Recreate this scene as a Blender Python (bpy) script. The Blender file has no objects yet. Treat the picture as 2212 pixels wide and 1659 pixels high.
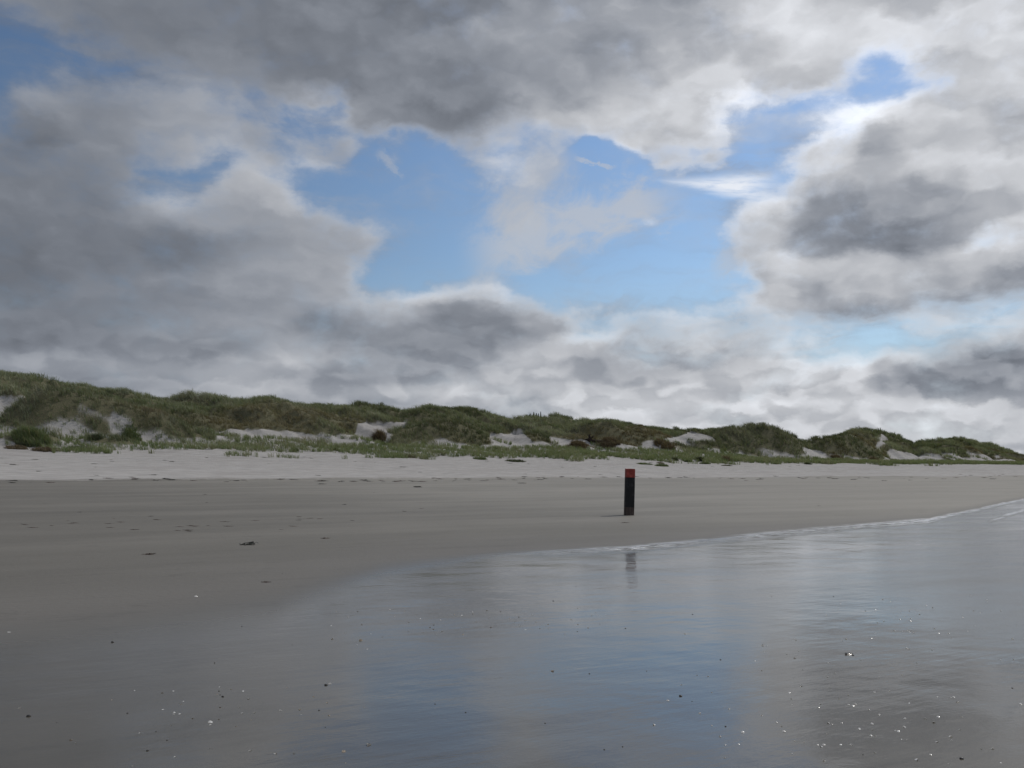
import bpy, bmesh, math, random, os
import numpy as np
from mathutils import Vector

scene = bpy.context.scene
col = scene.collection
R = math.radians
HC = 1.6                       # eye height above the water film
FPX = 1000.0                   # focal length in pixels of a 1024 px wide frame
PITCH = math.atan(0.086)
CP, SP = math.cos(PITCH), math.sin(PITCH)
V2P = 1024.0/2212.0            # survey sheet units -> frame pixels

cam_d = bpy.data.cameras.new('camera')
cam_d.sensor_width = 36.0
cam_d.lens = 36.0*FPX/1024.0
cam_d.clip_start = 0.1
cam_d.clip_end = 20000
cam = bpy.data.objects.new('camera', cam_d)
col.objects.link(cam)
cam.location = (0, 0, HC)
cam.rotation_euler = (math.pi/2+PITCH, 0, 0)
scene.camera = cam

scene.view_settings.view_transform = 'Standard'
scene.view_settings.look = 'None'
scene.view_settings.exposure = 0.0
scene.view_settings.gamma = 1.0
scene.cycles.max_bounces = 4
scene.cycles.diffuse_bounces = 2
scene.cycles.glossy_bounces = 2
scene.cycles.transmission_bounces = 1
scene.cycles.sample_clamp_indirect = 3.0

SUN_EL, SUN_AZ = R(52), R(50)   # azimuth clockwise from the view axis (+Y)
sd = bpy.data.lights.new('sun', 'SUN')
sd.energy = 2.3
sd.angle = R(0.6)
sd.color = (1.0, 0.95, 0.88)
so = bpy.data.objects.new('sun', sd)
col.objects.link(so)
sun_vec = Vector((math.sin(SUN_AZ)*math.cos(SUN_EL), math.cos(SUN_AZ)*math.cos(SUN_EL), math.sin(SUN_EL)))
so.rotation_euler = sun_vec.to_track_quat('Z', 'Y').to_euler()
so.location = (30, 20, 60)

# ------------------------------------------------------------------ helpers
_rng = np.random.default_rng(7)
_LAT = _rng.random((8, 256, 256))
def vnoise(x, y, seed=0):
    x = np.asarray(x, float)+37.13*seed; y = np.asarray(y, float)+11.7*seed
    L = _LAT[seed % 8]
    xi = np.floor(x).astype(int); yi = np.floor(y).astype(int)
    fx = x-xi; fy = y-yi
    fx = fx*fx*(3-2*fx); fy = fy*fy*(3-2*fy)
    a = L[xi & 255, yi & 255]; b = L[(xi+1) & 255, yi & 255]
    c = L[xi & 255, (yi+1) & 255]; d = L[(xi+1) & 255, (yi+1) & 255]
    return (a*(1-fx)+b*fx)*(1-fy)+(c*(1-fx)+d*fx)*fy
def fbm(x, y, seed=0, o=4):
    s = 0; a = 1; t = 0; k = 1
    for i in range(o):
        s = s+a*vnoise(np.asarray(x)*k, np.asarray(y)*k, seed+i); t += a; a *= .5; k *= 2.03
    return s/t
def sstep(a, b, x):
    t = np.clip((x-a)/(b-a), 0, 1); return t*t*(3-2*t)
def inpoly(X, Y, pts):
    res = np.zeros(np.shape(X), bool); n = len(pts)
    for i in range(n):
        x1, y1 = pts[i]; x2, y2 = pts[(i+1) % n]
        if y1 == y2: continue
        c = ((y1 > Y) != (y2 > Y)) & (X < (x2-x1)*(Y-y1)/(y2-y1)+x1)
        res ^= c
    return res
def blur(F, sx, sy):
    for ax, s in ((1, sx), (0, sy)):
        if s < .3: continue
        r = int(3*s)+1
        k = np.exp(-.5*(np.arange(-r, r+1)/s)**2); k /= k.sum()
        F = np.apply_along_axis(lambda m: np.convolve(np.pad(m, r, mode='edge'), k, 'valid'), ax, F)
    return F
def tag(o, label=None, cat=None, group=None, kind=None):
    if label: o['label'] = label
    if cat: o['category'] = cat
    if group: o['group'] = group
    if kind: o['kind'] = kind
    return o

class NT:
    """tiny node-tree writer"""
    def __init__(s, tree):
        s.t = tree; s.n = tree.nodes; s.l = tree.links
    def new(s, typ, **kw):
        nd = s.n.new(typ)
        for k, v in kw.items(): setattr(nd, k, v)
        return nd
    def put(s, sock, v):
        if isinstance(v, bpy.types.NodeSocket): s.l.new(v, sock)
        elif v is not None: sock.default_value = v
    def math(s, op, a, b=None, c=None, clamp=False):
        nd = s.new('ShaderNodeMath', operation=op, use_clamp=clamp)
        for i, v in enumerate((a, b, c)):
            if v is not None: s.put(nd.inputs[i], v)
        return nd.outputs[0]
    def vm(s, op, a, b=None, c=None, scale=None):
        nd = s.new('ShaderNodeVectorMath', operation=op)
        for i, v in enumerate((a, b, c)):
            if v is not None: s.put(nd.inputs[i], v)
        if scale is not None: s.put(nd.inputs['Scale'], scale)
        return nd.outputs['Value'] if op in ('DOT_PRODUCT', 'LENGTH', 'DISTANCE') else nd.outputs[0]
    def rng(s, v, a, b, c=0.0, d=1.0, typ='SMOOTHSTEP'):
        nd = s.new('ShaderNodeMapRange', interpolation_type=typ)
        for i, q in enumerate((v, a, b, c, d)): s.put(nd.inputs[i], q)
        return nd.outputs[0]
    def noise(s, vec, scale, detail=3, rough=.5, dist=0.0, color=False):
        nd = s.new('ShaderNodeTexNoise')
        s.put(nd.inputs['Vector'], vec); s.put(nd.inputs['Scale'], scale)
        s.put(nd.inputs['Detail'], detail); s.put(nd.inputs['Roughness'], rough)
        s.put(nd.inputs['Distortion'], dist)
        return nd.outputs['Color' if color else 'Fac']
    def mix(s, f, a, b, typ='MIX'):
        nd = s.new('ShaderNodeMix', data_type='RGBA', blend_type=typ)
        s.put(nd.inputs[0], f)
        for i, v in ((6, a), (7, b)):
            if isinstance(v, (tuple, list)) and len(v) == 3: v = tuple(v)+(1,)
            s.put(nd.inputs[i], v)
        return nd.outputs[2]
    def xyz(s, x=0.0, y=0.0, z=0.0):
        nd = s.new('ShaderNodeCombineXYZ')
        for i, v in enumerate((x, y, z)): s.put(nd.inputs[i], v)
        return nd.outputs[0]
    def sep(s, v):
        nd = s.new('ShaderNodeSeparateXYZ'); s.put(nd.inputs[0], v); return nd.outputs
# ------------------------------------------------------------------ sky
# Cloud layout over azimuth/elevation, surveyed as soft-edged patches, stored as sums
# of products of curves; fractal noise does the billows and the ragged edges.
NU, NV = 125, 65
AZR, ELM, ELR = R(33.0), R(13.0), R(16.0)
uu = np.linspace(-1, 1, NU); vv = np.linspace(-1, 1, NV)
AZ, EL = np.meshgrid(uu*AZR, ELM+vv*ELR)
dx, dy, dz = np.sin(AZ)*np.cos(EL), np.cos(AZ)*np.cos(EL), np.sin(EL)
dep = dy*CP+dz*SP
SX = (512+FPX*dx/dep)/V2P
SY = (384-FPX*(-dy*SP+dz*CP)/dep)/V2P
A = np.zeros_like(SX); L = np.full_like(SX, 150.0)
CELL = 19.5                                # sheet units per grid step (about)
def pa(pts, val, b=14, op=1.0, field='A'):
    global A, L
    # 3x3 supersampled coverage then blur
    m = np.zeros_like(SX)
    for ox in (-9, 0, 9):
        for oy in (-8, 0, 8):
            m += inpoly(SX+ox, SY+oy, pts)
    k = 2.3 if field == 'A' and b > 5 else 1.0
    m = blur(m/9.0, k*b/CELL, k*b/19.0)*op
    if field == 'A': A = A*(1-m)+val*m
    else: L = L*(1-m)+val*m
def ea(cx, cy, rx, ry, val, op=1.0, ang=0, field='L', soft=1.0):
    global A, L
    c, s = math.cos(R(ang)), math.sin(R(ang))
    X = (SX-cx)*c+(SY-cy)*s; Y = -(SX-cx)*s+(SY-cy)*c
    r = np.sqrt((X/rx)**2+(Y/ry)**2)
    m = (1-sstep(1-.6*soft, 1+.45*soft, r))*op
    if field == 'A': A = A*(1-m)+val*m
    else: L = L*(1-m)+val*m
# -- cover
A[:] = 1.0
pa([(430,330),(480,290),(520,330),(560,350),(610,330),(640,300),(640,215),(740,205),(800,220),(845,290),(930,290),(1010,340),(1050,400),(1050,470),(1030,560),(1100,560),(1250,510),(1440,470),(1450,420),(1390,400),(1300,420),(1240,430),(1190,400),(1210,340),(1260,285),(1330,330),(1400,360),(1480,370),(1600,365),(1700,370),(1690,400),(1600,450),(1560,490),(1610,560),(1640,640),(1690,690),(1600,680),(1500,660),(1420,680),(1300,665),(1200,680),(1150,650),(1050,625),(950,625),(860,632),(790,650),(740,600),(830,520),(830,495),(760,485),(690,465),(630,450),(600,400),(520,350),(480,400),(300,430),(310,380),(400,370)], 0.0, 10)
pa([(-90,20),(60,20),(120,70),(230,120),(420,170),(470,215),(360,215),(280,175),(200,180),(130,185),(60,230),(20,262),(-90,262)], 0.0, 16)
pa([(300,210),(420,200),(560,210),(560,255),(480,265),(440,225),(350,265),(300,240)], 0.45, 14)
pa([(450,215),(560,215),(640,215),(640,290),(560,270),(480,260)], 0.45, 16)
pa([(330,270),(420,275),(440,330),(330,330)], 0.55, 14)
ea(725, 262, 90, 26, 1.0, .75, -8, 'A'); ea(800, 225, 50, 60, 1, .8, 20, 'A'); ea(690,240,60,30,.2,.7,0,'A')
pa([(590,300),(700,280),(790,290),(800,330),(700,350),(620,350),(560,370),(520,340)], .85, 12)
ea(710, 320, 70, 32, .8, .9, 0, 'A')
ea(400,320,80,40,.8,.7,0,'A')
pa([(560,290),(640,225),(720,245),(740,285),(640,300)],.15,10,.9)
pa([(300,290),(350,300),(370,370),(320,430),(290,380)], .4, 14)
pa([(440,350),(500,370),(490,410),(400,440),(330,440),(330,400)], .1, 12)
pa([(1030,395),(1210,380),(1240,410),(1400,395),(1470,425),(1450,470),(1300,510),(1100,580),(1010,580)], .0, 8)
# middle wispy cloud, column below the big cloud
pa([(1020,300),(1200,280),(1220,340),(1180,400),(1150,410),(1090,440),(1060,420),(1060,380)], .42, 14)
pa([(1330,330),(1400,300),(1590,300),(1580,340),(1500,345),(1480,365),(1400,355)], .62, 12)
ea(840,340,30,40,.25,.6,0,'A')
pa([(1195,345),(1260,292),(1340,335),(1470,385),(1600,372),(1560,440),(1450,425),(1380,405),(1300,425),(1230,440),(1190,410)], .0, 5)
# right gaps
pa([(1570,270),(1560,230),(1610,205),(1680,225),(1720,205),(1840,185),(1850,140),(1900,130),(1970,140),(2010,180),(1990,215),(1920,236),(1850,262),(1780,285),(1735,310),(1700,340),(1710,385),(1600,375),(1570,330)], 0.06, 9)
pa([(1290,215),(1560,215),(1560,300),(1290,290)], .85, 18, .6)
pa([(2060,0),(2180,-10),(2190,20),(2120,60),(2050,80),(1990,60)], .55, 14)
pa([(1700,110),(2212,110),(2212,230),(1960,240),(1700,220)], .8, 25, .5)
pa([(1850,130),(1920,120),(1990,150),(1930,200),(1850,210)], .2, 12)
# lower right blue openings
pa([(2000,690),(2080,690),(2212,640),(2230,700),(2120,725),(2040,745),(1960,770),(1880,790),(1750,790),(1700,760),(1780,720),(1900,700)], .12, 12)
pa([(2080,520),(2212,500),(2250,505),(2212,528),(2120,542),(2070,545)], .25, 7)
pa([(1640,690),(1750,700),(1820,712),(1760,760),(1700,740)], .6, 14)
pa([(1200,690),(1500,655),(1640,640),(1720,700),(1760,730),(1600,740),(1400,710)], .62, 18, .8)
pa([(1220,690),(1300,668),(1340,690),(1290,720),(1240,715)], .3, 8)
# -- lightness (display grey level of cloud)
L[:] = 150
pa([(-200,-200),(300,-200),(300,900),(-200,900)], 124, 60, 1, 'L')
pa([(120,-200),(1000,-200),(1000,230),(640,210),(400,190),(120,60)], 120, 40, 1, 'L')
pa([(800,-200),(1250,-200),(1340,100),(1300,210),(1150,250),(960,290),(850,260),(700,120)], 128, 40, 1, 'L')
ea(950,190,170,60,119,.8,15); ea(880,50,260,50,120,.6)
pa([(1050,-200),(1500,-200),(1500,60),(1330,100),(1100,150)], 145, 40, 1, 'L')
ea(1090,70,60,50,158,.6); ea(1350,25,200,40,160,.6); ea(1260,110,120,70,144,.7,-20)
ea(1190,180,120,60,146,.8)
pa([(1300,140),(1560,60),(1650,-60),(2300,-60),(2300,250),(1850,260),(1560,340),(1290,340),(1280,220)], 190, 40, 1, 'L')
ea(1500,60,180,40,162,.8,-15); ea(1450,140,130,40,178,.7,-15); ea(1750,30,180,50,212,.8); ea(1850,60,150,50,208,.7)
ea(2030,170,150,40,205,.5); ea(2180,100,60,90,205,.7)
ea(1150,290,90,80,172,.8); ea(1120,420,70,80,178,.9); ea(1250,260,90,40,180,.8)
ea(1420,270,170,70,188,.8)
ea(1250,470,230,70,182,.9,-12)
# left body
ea(130,260,150,80,128,.9); ea(180,215,130,30,138,.6); ea(60,290,90,70,112,.8); ea(300,330,100,60,134,.6)
ea(700,300,160,50,150,.8); ea(560,420,120,50,160,.8); ea(440,430,100,50,150,.8)
ea(370,440,70,25,166,.7); ea(540,380,60,50,165,.8); ea(650,400,80,80,165,.8)
ea(60,450,200,90,121,.8); ea(390,540,130,50,113,.9); ea(480,470,90,40,150,.6); ea(540,540,90,40,124,.8)
ea(700,500,120,50,158,.8); ea(640,570,140,50,150,.7); ea(60,560,160,80,112,.8); ea(700,640,130,40,158,.7)
ea(430,640,220,40,128,.7); ea(230,560,80,50,118,.6); ea(130,700,200,60,114,.8); ea(420,760,140,40,118,.8)
ea(560,650,120,40,146,.6); ea(380,690,120,40,140,.5)
ea(200,790,230,24,152,.8); ea(60,775,120,18,150,.6); ea(40,830,100,40,150,.5)
# cumulus bank in the middle
pa([(590,700),(640,650),(740,635),(830,640),(900,625),(1000,622),(1100,635),(1170,660),(1215,700),(1215,760),(1130,800),(980,830),(560,830)], 148, 12, 1, 'L')
ea(700,690,90,38,124,.9); ea(1010,705,190,55,128,.85,4); ea(920,745,190,50,128,.9,6); ea(800,655,130,18,160,.7); ea(860,672,70,24,165,.6)
ea(1010,640,170,15,186,.9,3); ea(1140,680,60,25,160,.7,20); ea(820,760,70,30,152,.5); ea(640,770,80,30,168,.5)
ea(700,820,220,34,138,.7); ea(520,790,90,22,172,.6); ea(960,800,150,30,145,.7); ea(640,790,80,16,176,.7); 
ea(480,830,130,30,165,.7); ea(330,800,130,22,160,.6); ea(600,840,90,25,176,.5)
ea(1000,845,140,20,180,.8,-3); ea(820,845,150,18,160,.7,0)
pa([(1080,760),(1230,720),(1260,800),(1200,880),(900,880),(1000,850)], 182, 22, .9, 'L')
ea(1120,830,90,30,165,.6); ea(1230,740,60,30,186,.6)
# right middle bank
pa([(1220,690),(1640,650),(1740,700),(1740,800),(1230,800)], 172, 25, 1, 'L')
ea(1400,750,80,60,142,.8); ea(1320,800,90,35,142,.8); ea(1470,690,60,25,182,.6); ea(1600,730,90,50,150,.8); ea(1500,790,120,28,150,.6); ea(1290,720,60,25,176,.6)
ea(1370,830,120,20,150,.5)
# right big cloud
pa([(1600,470),(1640,440),(1700,400),(1710,340),(1760,290),(1850,240),(1920,232),(2212,250),(2300,250),(2300,600),(2212,600),(2100,560),(1700,600),(1620,520)], 190, 14, 1, 'L')
ea(1730,410,60,50,176,.6)
ea(1860,330,90,60,164,.7,-40); ea(1820,470,130,70,139,.95,-10); ea(1960,470,140,80,139,.95); ea(1900,380,60,70,150,.6,-30); ea(2000,350,60,40,186,.7); ea(2130,440,100,70,176,.6)
ea(1900,540,130,40,134,.9); ea(2060,420,50,60,150,.5)
ea(1950,255,110,20,212,.6); ea(1820,280,40,30,205,.6,-40)
ea(1800,570,110,30,172,.7); ea(1890,590,60,40,178,.7); ea(1880,630,110,24,176,.8,0)
pa([(1710,600),(1800,600),(1860,620),(1960,590),(2040,560),(2120,545),(2212,530),(2300,530),(2300,640),(2212,650),(2080,690),(1900,705),(1780,705),(1720,660)], 168, 14, .9, 'L')
ea(1850,680,140,26,134,.95,-4); ea(2030,630,90,40,148,.8); ea(2190,600,90,50,150,.8); ea(2180,640,60,30,146,.6); ea(1830,618,60,22,190,.7,20); ea(1750,610,40,40,150,.6); ea(2130,560,80,20,182,.6,-15)
ea(1690,640,40,50,182,.7)
# low right
pa([(1880,800),(1960,770),(2040,740),(2120,725),(2212,725),(2300,725),(2300,850),(2212,850),(2050,868),(1940,866),(1900,840)], 150, 9, 1, 'L')
ea(2120,800,150,50,132,.95); ea(1990,840,110,26,134,.95,0); ea(1960,790,50,20,166,.8,-30); ea(2150,735,90,12,178,.6)
pa([(1230,800),(1880,790),(1900,860),(2212,872),(2300,872),(2300,1100),(1200,1100),(1200,880)], 192, 16, .9, 'L')
ea(1330,800,130,40,150,.8); ea(1290,830,80,20,160,.6); ea(1650,845,150,40,172,.8); ea(1590,820,50,16,188,.6); ea(1800,850,120,20,196,.5); ea(1690,820,120,10,205,.6); ea(1800,815,80,14,200,.6)
ea(1870,880,150,14,200,.6); ea(1960,900,110,16,180,.7); ea(1650,905,120,18,182,.6); ea(2130,910,110,24,182,.6); ea(2000,930,200,16,188,.5)
ea(1450,880,200,20,196,.6); ea(1300,870,110,16,194,.6); ea(1450,830,60,18,186,.5)
ea(1700,870,420,22,206,.6); ea(1050,850,200,18,190,.6); ea(2000,905,230,20,200,.5)
ea(620,775,50,14,180,.5); ea(840,850,110,14,176,.5)
ea(1775,330,60,60,208,.8,-40); ea(1712,405,45,45,196,.7); ea(1850,262,60,18,212,.7,-20); ea(1640,470,40,50,186,.6)
ea(1850,475,120,60,136,.7,-8)
ea(200,60,200,80,112,.4)
# second field: how bright the open blue is towards the sun side
B = 0.55+0.5*sstep(-300, 1500, SX)

def svd_terms(F, k):
    U, S, Vt = np.linalg.svd(F, full_matrices=False)
    out = []
    for i in range(k):
        a, b = U[:, i]*math.sqrt(S[i]), Vt[i]*math.sqrt(S[i])
        sa, sb = np.abs(a).max()+1e-9, np.abs(b).max()+1e-9
        out.append((a/sa, b/sb, sa*sb))
    return out

world = bpy.data.worlds.new('World'); scene.world = world
world.use_nodes = True
w = NT(world.node_tree); w.n.clear()
tc = w.new('ShaderNodeTexCoord')
D = w.vm('NORMALIZE', tc.outputs['Generated'])
d3 = w.sep(D)
zc = w.math('MAXIMUM', d3[2], -0.02)
az = w.math('ARCTAN2', d3[0], d3[1])
el = w.math('ARCSINE', zc)
# warp: stretched sideways near the horizon
P0 = w.xyz(w.math('MULTIPLY', az, 1.0), w.math('MULTIPLY', el, 1.6), 3.7)
n1 = w.noise(P0, 7.0, 6, .55, 0.0, True)
n2 = w.noise(w.vm('ADD', P0, (5.3, 1.7, 9.1)), 24.0, 5, .55, 0.0, True)
wv = w.sep(w.vm('ADD', w.vm('SCALE', w.vm('SUBTRACT', n1, (.5,.5,.5)), scale=1.0), w.vm('SCALE', w.vm('SUBTRACT', n2, (.5,.5,.5)), scale=.75)))
wamp = w.rng(el, 0.0, 0.35, 0.030, 0.062, 'LINEAR')
U_ = w.math('DIVIDE', w.math('MULTIPLY_ADD', wv[0], wamp, az), AZR)
V_ = w.math('DIVIDE', w.math('SUBTRACT', w.math('MULTIPLY_ADD', wv[1], w.math('MULTIPLY', wamp, .62), el), ELM), ELR)
Uv, Vv = w.xyz(U_, U_, U_), w.xyz(V_, V_, V_)
def curve_node(vec, xs, cols):
    nd = w.new('ShaderNodeVectorCurve')
    w.put(nd.inputs['Vector'], vec)
    cm = nd.mapping
    for c in range(3):
        cv = cm.curves[c]; y = cols[c]
        cv.points[0].location = (xs[0], y[0]); cv.points[1].location = (xs[-1], y[-1])
        for x_, y_ in zip(xs[1:-1], y[1:-1]): cv.points.new(float(x_), float(y_))
    cm.update()
    return nd.outputs[0]
def field(F, k):
    base = float(F.mean()); T = svd_terms(F-base, k); acc = None
    for g in range(0, k, 3):
        t = T[g:g+3]
        cu = curve_node(Uv, uu, [x[1] for x in t]); cv = curve_node(Vv, vv, [x[0] for x in t])
        pr = w.vm('MULTIPLY', cu, cv)
        dt = w.vm('DOT_PRODUCT', pr, tuple(float(x[2]) for x in t))
        acc = dt if acc is None else w.math('ADD', acc, dt)
    return w.math('ADD', acc, base)
Af = field(A, 33)
Lf = field(L/255.0, 33)
# outside the surveyed window fall back to fractal cloud
pl = w.vm('DIVIDE', D, w.xyz(*[w.math('ADD', zc, .25)]*3))
gen = w.noise(pl, 1.7, 6, .55)
inside = w.math('MULTIPLY', w.rng(w.math('ABSOLUTE', U_), .93, 1.08, 1, 0), w.rng(V_, .86, 1.05, 1, 0))
Ag = w.rng(gen, .38, .56)
Lg = w.math('ADD', w.rng(gen, .40, .75, .78, .50, 'LINEAR'), w.math('MULTIPLY', w.math('SINE', az), .08))
Af = w.math('ADD', w.math('MULTIPLY', Af, inside), w.math('MULTIPLY', Ag, w.math('SUBTRACT', 1.0, inside)))
Lf = w.math('ADD', w.math('MULTIPLY', Lf, inside), w.math('MULTIPLY', Lg, w.math('SUBTRACT', 1.0, inside)))
# billow detail : warped cellular domes lit from the sun side, plus fine fractal raggedness
P1 = w.xyz(az, w.math('MULTIPLY', el, 1.45), 1.3)
nb = w.noise(P1, 11.0, 8, .6, .3)
nf = w.noise(w.vm('ADD', P1, (2.2, 8.4, 0.3)), 38.0, 5, .6, .4)
nbs = w.math('SUBTRACT', nb, .5); nfs = w.math('SUBTRACT', nf, .5)
def puff(off, sc, det):
    vo = w.new('ShaderNodeTexVoronoi', voronoi_dimensions='2D', feature='SMOOTH_F1')
    pw = w.vm('ADD', w.vm('ADD', P1, off), w.vm('SCALE', w.vm('SUBTRACT', n2, (.5, .5, .5)), scale=.05))
    w.put(vo.inputs['Vector'], w.vm('MULTIPLY', pw, (1.0, 1.25, 1.0))); w.put(vo.inputs['Scale'], sc)
    w.put(vo.inputs['Detail'], det); w.put(vo.inputs['Roughness'], .55); w.put(vo.inputs['Smoothness'], .45)
    return vo.outputs['Distance']
pA = puff((0, 0, 0), 7.5, 2.0); pB = puff((.016, .030, 0), 7.5, 2.0)
pC = puff((3.1, 7.7, 0), 18.0, 1.0); pD = puff((3.108, 7.716, 0), 18.0, 1.0)
lit = w.math('MINIMUM', w.math('MAXIMUM', w.math('SUBTRACT', pB, pA), -.22), .22)
dome = w.math('SUBTRACT', .42, pA)
lowk = w.rng(el, .05, .17, 1, .25)
lit2 = w.math('MULTIPLY', w.math('MINIMUM', w.math('MAXIMUM', w.math('SUBTRACT', pD, pC), -.2), .2), w.math('MULTIPLY', lowk, w.rng(az, -.45, .3, .16, .30)))
Ad = w.math('ADD', Af, w.math('MULTIPLY_ADD', nbs, 1.05, w.math('MULTIPLY_ADD', nfs, .42, w.math('MULTIPLY_ADD', dome, w.rng(el, .12, .25, .28, .16), w.math('MULTIPLY', w.math('SUBTRACT', .42, pC), .16)))))
# thin veils drawn out across the gaps
veil_n = w.noise(w.vm('MULTIPLY', w.vm('ADD', P1, w.vm('SCALE', n1, scale=.12)), (5.0, 15.0, 1.0)), 1.0, 6, .62, .3)
halo = w.math('MULTIPLY', w.rng(Ad, -.40, .40), w.rng(veil_n, .38, .66, .05, .45))
body = w.rng(Ad, .0, .90)
veil = w.math('MULTIPLY', w.rng(veil_n, .46, .78), w.rng(Af, -.1, .45, .16, .75))
alpha = w.math('SUBTRACT', 1.0, w.math('MULTIPLY', w.math('SUBTRACT', 1.0, body), w.math('MULTIPLY', w.math('SUBTRACT', 1.0, veil), w.math('SUBTRACT', 1.0, halo))))
rim = w.math('MULTIPLY', w.rng(Ad, .10, .42), w.rng(Ad, .50, .95, 1, 0))
rimk = w.rng(az, -.5, .25, .03, .15)
Ld = w.math('ADD', Lf, w.math('MULTIPLY_ADD', nbs, .15, w.math('MULTIPLY_ADD', nfs, .055, .012)))
Ld = w.math('ADD', w.math('ADD', Ld, lit2), w.math('MULTIPLY_ADD', lit, w.math('MULTIPLY', w.rng(w.noise(P1, 5.0, 2, .5), .35, .65, .25, 1.0), w.rng(az, -.45, .3, .10, .25)), w.math('MULTIPLY', rim, rimk)))
Llin = w.math('MULTIPLY', w.math('POWER', w.math('MAXIMUM', Ld, .02), 2.2), 10.0)
tint = w.mix(w.rng(Ld, .45, .80), (.90, .985, 1.15), (.975, 1.0, 1.055))
cloud = w.vm('SCALE', tint, scale=Llin)
sky = w.new('ShaderNodeTexSky', sky_type='NISHITA')
sky.sun_disc = False; sky.sun_elevation = SUN_EL; sky.sun_rotation = SUN_AZ
sky.air_density = 1.1; sky.dust_density = 0.6; sky.ozone_density = 1.5
w.put(sky.inputs[0], D)
blue = w.vm('MULTIPLY', w.vm('SCALE', sky.outputs[0], scale=w.rng(az, -.55, .35, .60, 1.05)), (.84, .95, 1.07))
blue = w.mix(w.rng(el, .22, .05, 0, .55), blue, (3.9, 5.3, 6.8))
final = w.mix(alpha, blue, cloud)
# torn wisps crossing the open blue
def direction(u_, v_):
    a_, b_ = (u_*V2P-512)/FPX, (384-v_*V2P)/FPX
    x_, y_, z_ = a_, CP-b_*SP, SP+b_*CP
    return math.atan2(x_, y_), math.atan2(z_, math.hypot(x_, y_))
def wisp(final, a, b, wid, w0, w1, op, lum, seed, bend=0.0):
    t0, t1 = direction(*a), direction(*b)
    ax_, ay_ = t1[0]-t0[0], t1[1]-t0[1]; ln_ = math.hypot(ax_, ay_); ax_ /= ln_; ay_ /= ln_
    ra, rb = w.math('SUBTRACT', az, t0[0]), w.math('SUBTRACT', el, t0[1])
    ss = w.math('DIVIDE', w.math('ADD', w.math('MULTIPLY', ra, ax_), w.math('MULTIPLY', rb, ay_)), ln_)
    tt = w.math('DIVIDE', w.math('SUBTRACT', w.math('MULTIPLY', rb, ax_), w.math('MULTIPLY', ra, ay_)), ln_)
    tt = w.math('ADD', tt, w.math('MULTIPLY', w.math('MULTIPLY', ss, w.math('SUBTRACT', ss, 1.0)), bend))
    q = w.xyz(w.math('MULTIPLY', ss, 5.0), w.math('MULTIPLY', tt, 8.0), seed)
    n_ = w.noise(q, 1.0, 7, .62, .6)
    m = w.math('MULTIPLY_ADD', w.math('SUBTRACT', n_, .5), .42, w.math('MULTIPLY', w.math('ABSOLUTE', tt), 1.0))
    m = w.rng(m, w.math('MULTIPLY', w.rng(ss, 0, 1, w0, w1, 'LINEAR'), .1*wid), w.rng(ss, 0, 1, w0*wid, w1*wid, 'LINEAR'), 1, 0)
    m = w.math('MULTIPLY', m, w.math('MULTIPLY', w.rng(ss, -.08, .20), w.rng(ss, .80, 1.08, 1, 0)))
    return w.mix(w.math('MULTIPLY', m, op), final, tuple(10*(lum*k/255)**2.2 for k in (.985, 1.0, 1.03)))
final = wisp(final, (1015, 560), (1465, 418), 1.0, .20, .15, .72, 190, 3.0, .12)
final = wisp(final, (1070, 500), (1215, 310), 1.0, .30, .42, .62, 182, 8.0)
final = wisp(final, (1240, 342), (1330, 362), 1.0, .10, .04, .5, 190, 5.0)
final = wisp(final, (815, 325), (870, 385), 1.0, .22, .10, .35, 180, 6.0)
final = wisp(final, (1540, 590), (1680, 480), 1.0, .22, .35, .55, 186, 9.0)
# the one bright ice-cloud streak: a wedge that widens to the right
def direction(u_, v_):
    a_, b_ = (u_*V2P-512)/FPX, (384-v_*V2P)/FPX
    x_, y_, z_ = a_, CP-b_*SP, SP+b_*CP
    return math.atan2(x_, y_), math.atan2(z_, math.hypot(x_, y_))
t0, t1 = direction(1404, 388), direction(1668, 414)
ax_, ay_ = t1[0]-t0[0], t1[1]-t0[1]; ln_ = math.hypot(ax_, ay_); ax_ /= ln_; ay_ /= ln_
ra, rb = w.math('SUBTRACT', az, t0[0]), w.math('SUBTRACT', el, t0[1])
ss = w.math('DIVIDE', w.math('ADD', w.math('MULTIPLY', ra, ax_), w.math('MULTIPLY', rb, ay_)), ln_)
tt = w.math('DIVIDE', w.math('SUBTRACT', w.math('MULTIPLY', rb, ax_), w.math('MULTIPLY', ra, ay_)), ln_)
sn = w.noise(w.xyz(w.math('MULTIPLY', ss, 3.0), w.math('MULTIPLY', w.math('SUBTRACT', tt, w.math('MULTIPLY', ss, .05)), 17.0), 2.0), 1.0, 6, .62, .4)
tw = w.math('MULTIPLY_ADD', w.math('SUBTRACT', sn, .5), .05, tt)
half = w.math('MULTIPLY', ss, .165)
sm = w.rng(w.math('SUBTRACT', w.math('ABSOLUTE', w.math('SUBTRACT', tw, w.math('MULTIPLY', ss, .03))), half), -.10, .02, 1, 0)
sm = w.math('MULTIPLY', sm, w.math('MULTIPLY', w.rng(ss, .0, .12), w.rng(ss, .72, 1.15, 1, 0)))
sm = w.math('MULTIPLY', sm, w.rng(sn, .28, .55, .45, 1.0))
final = w.mix(w.math('MULTIPLY', sm, .95), final, (8.3, 8.6, 9.2))
bg = w.new('ShaderNodeBackground'); w.put(bg.inputs[0], final); bg.inputs[1].default_value = 0.1
ow = w.new('ShaderNodeOutputWorld'); w.l.new(bg.outputs[0], ow.inputs[0])
world.cycles.sampling_method = 'MANUAL'; world.cycles.sample_map_resolution = 512
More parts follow.
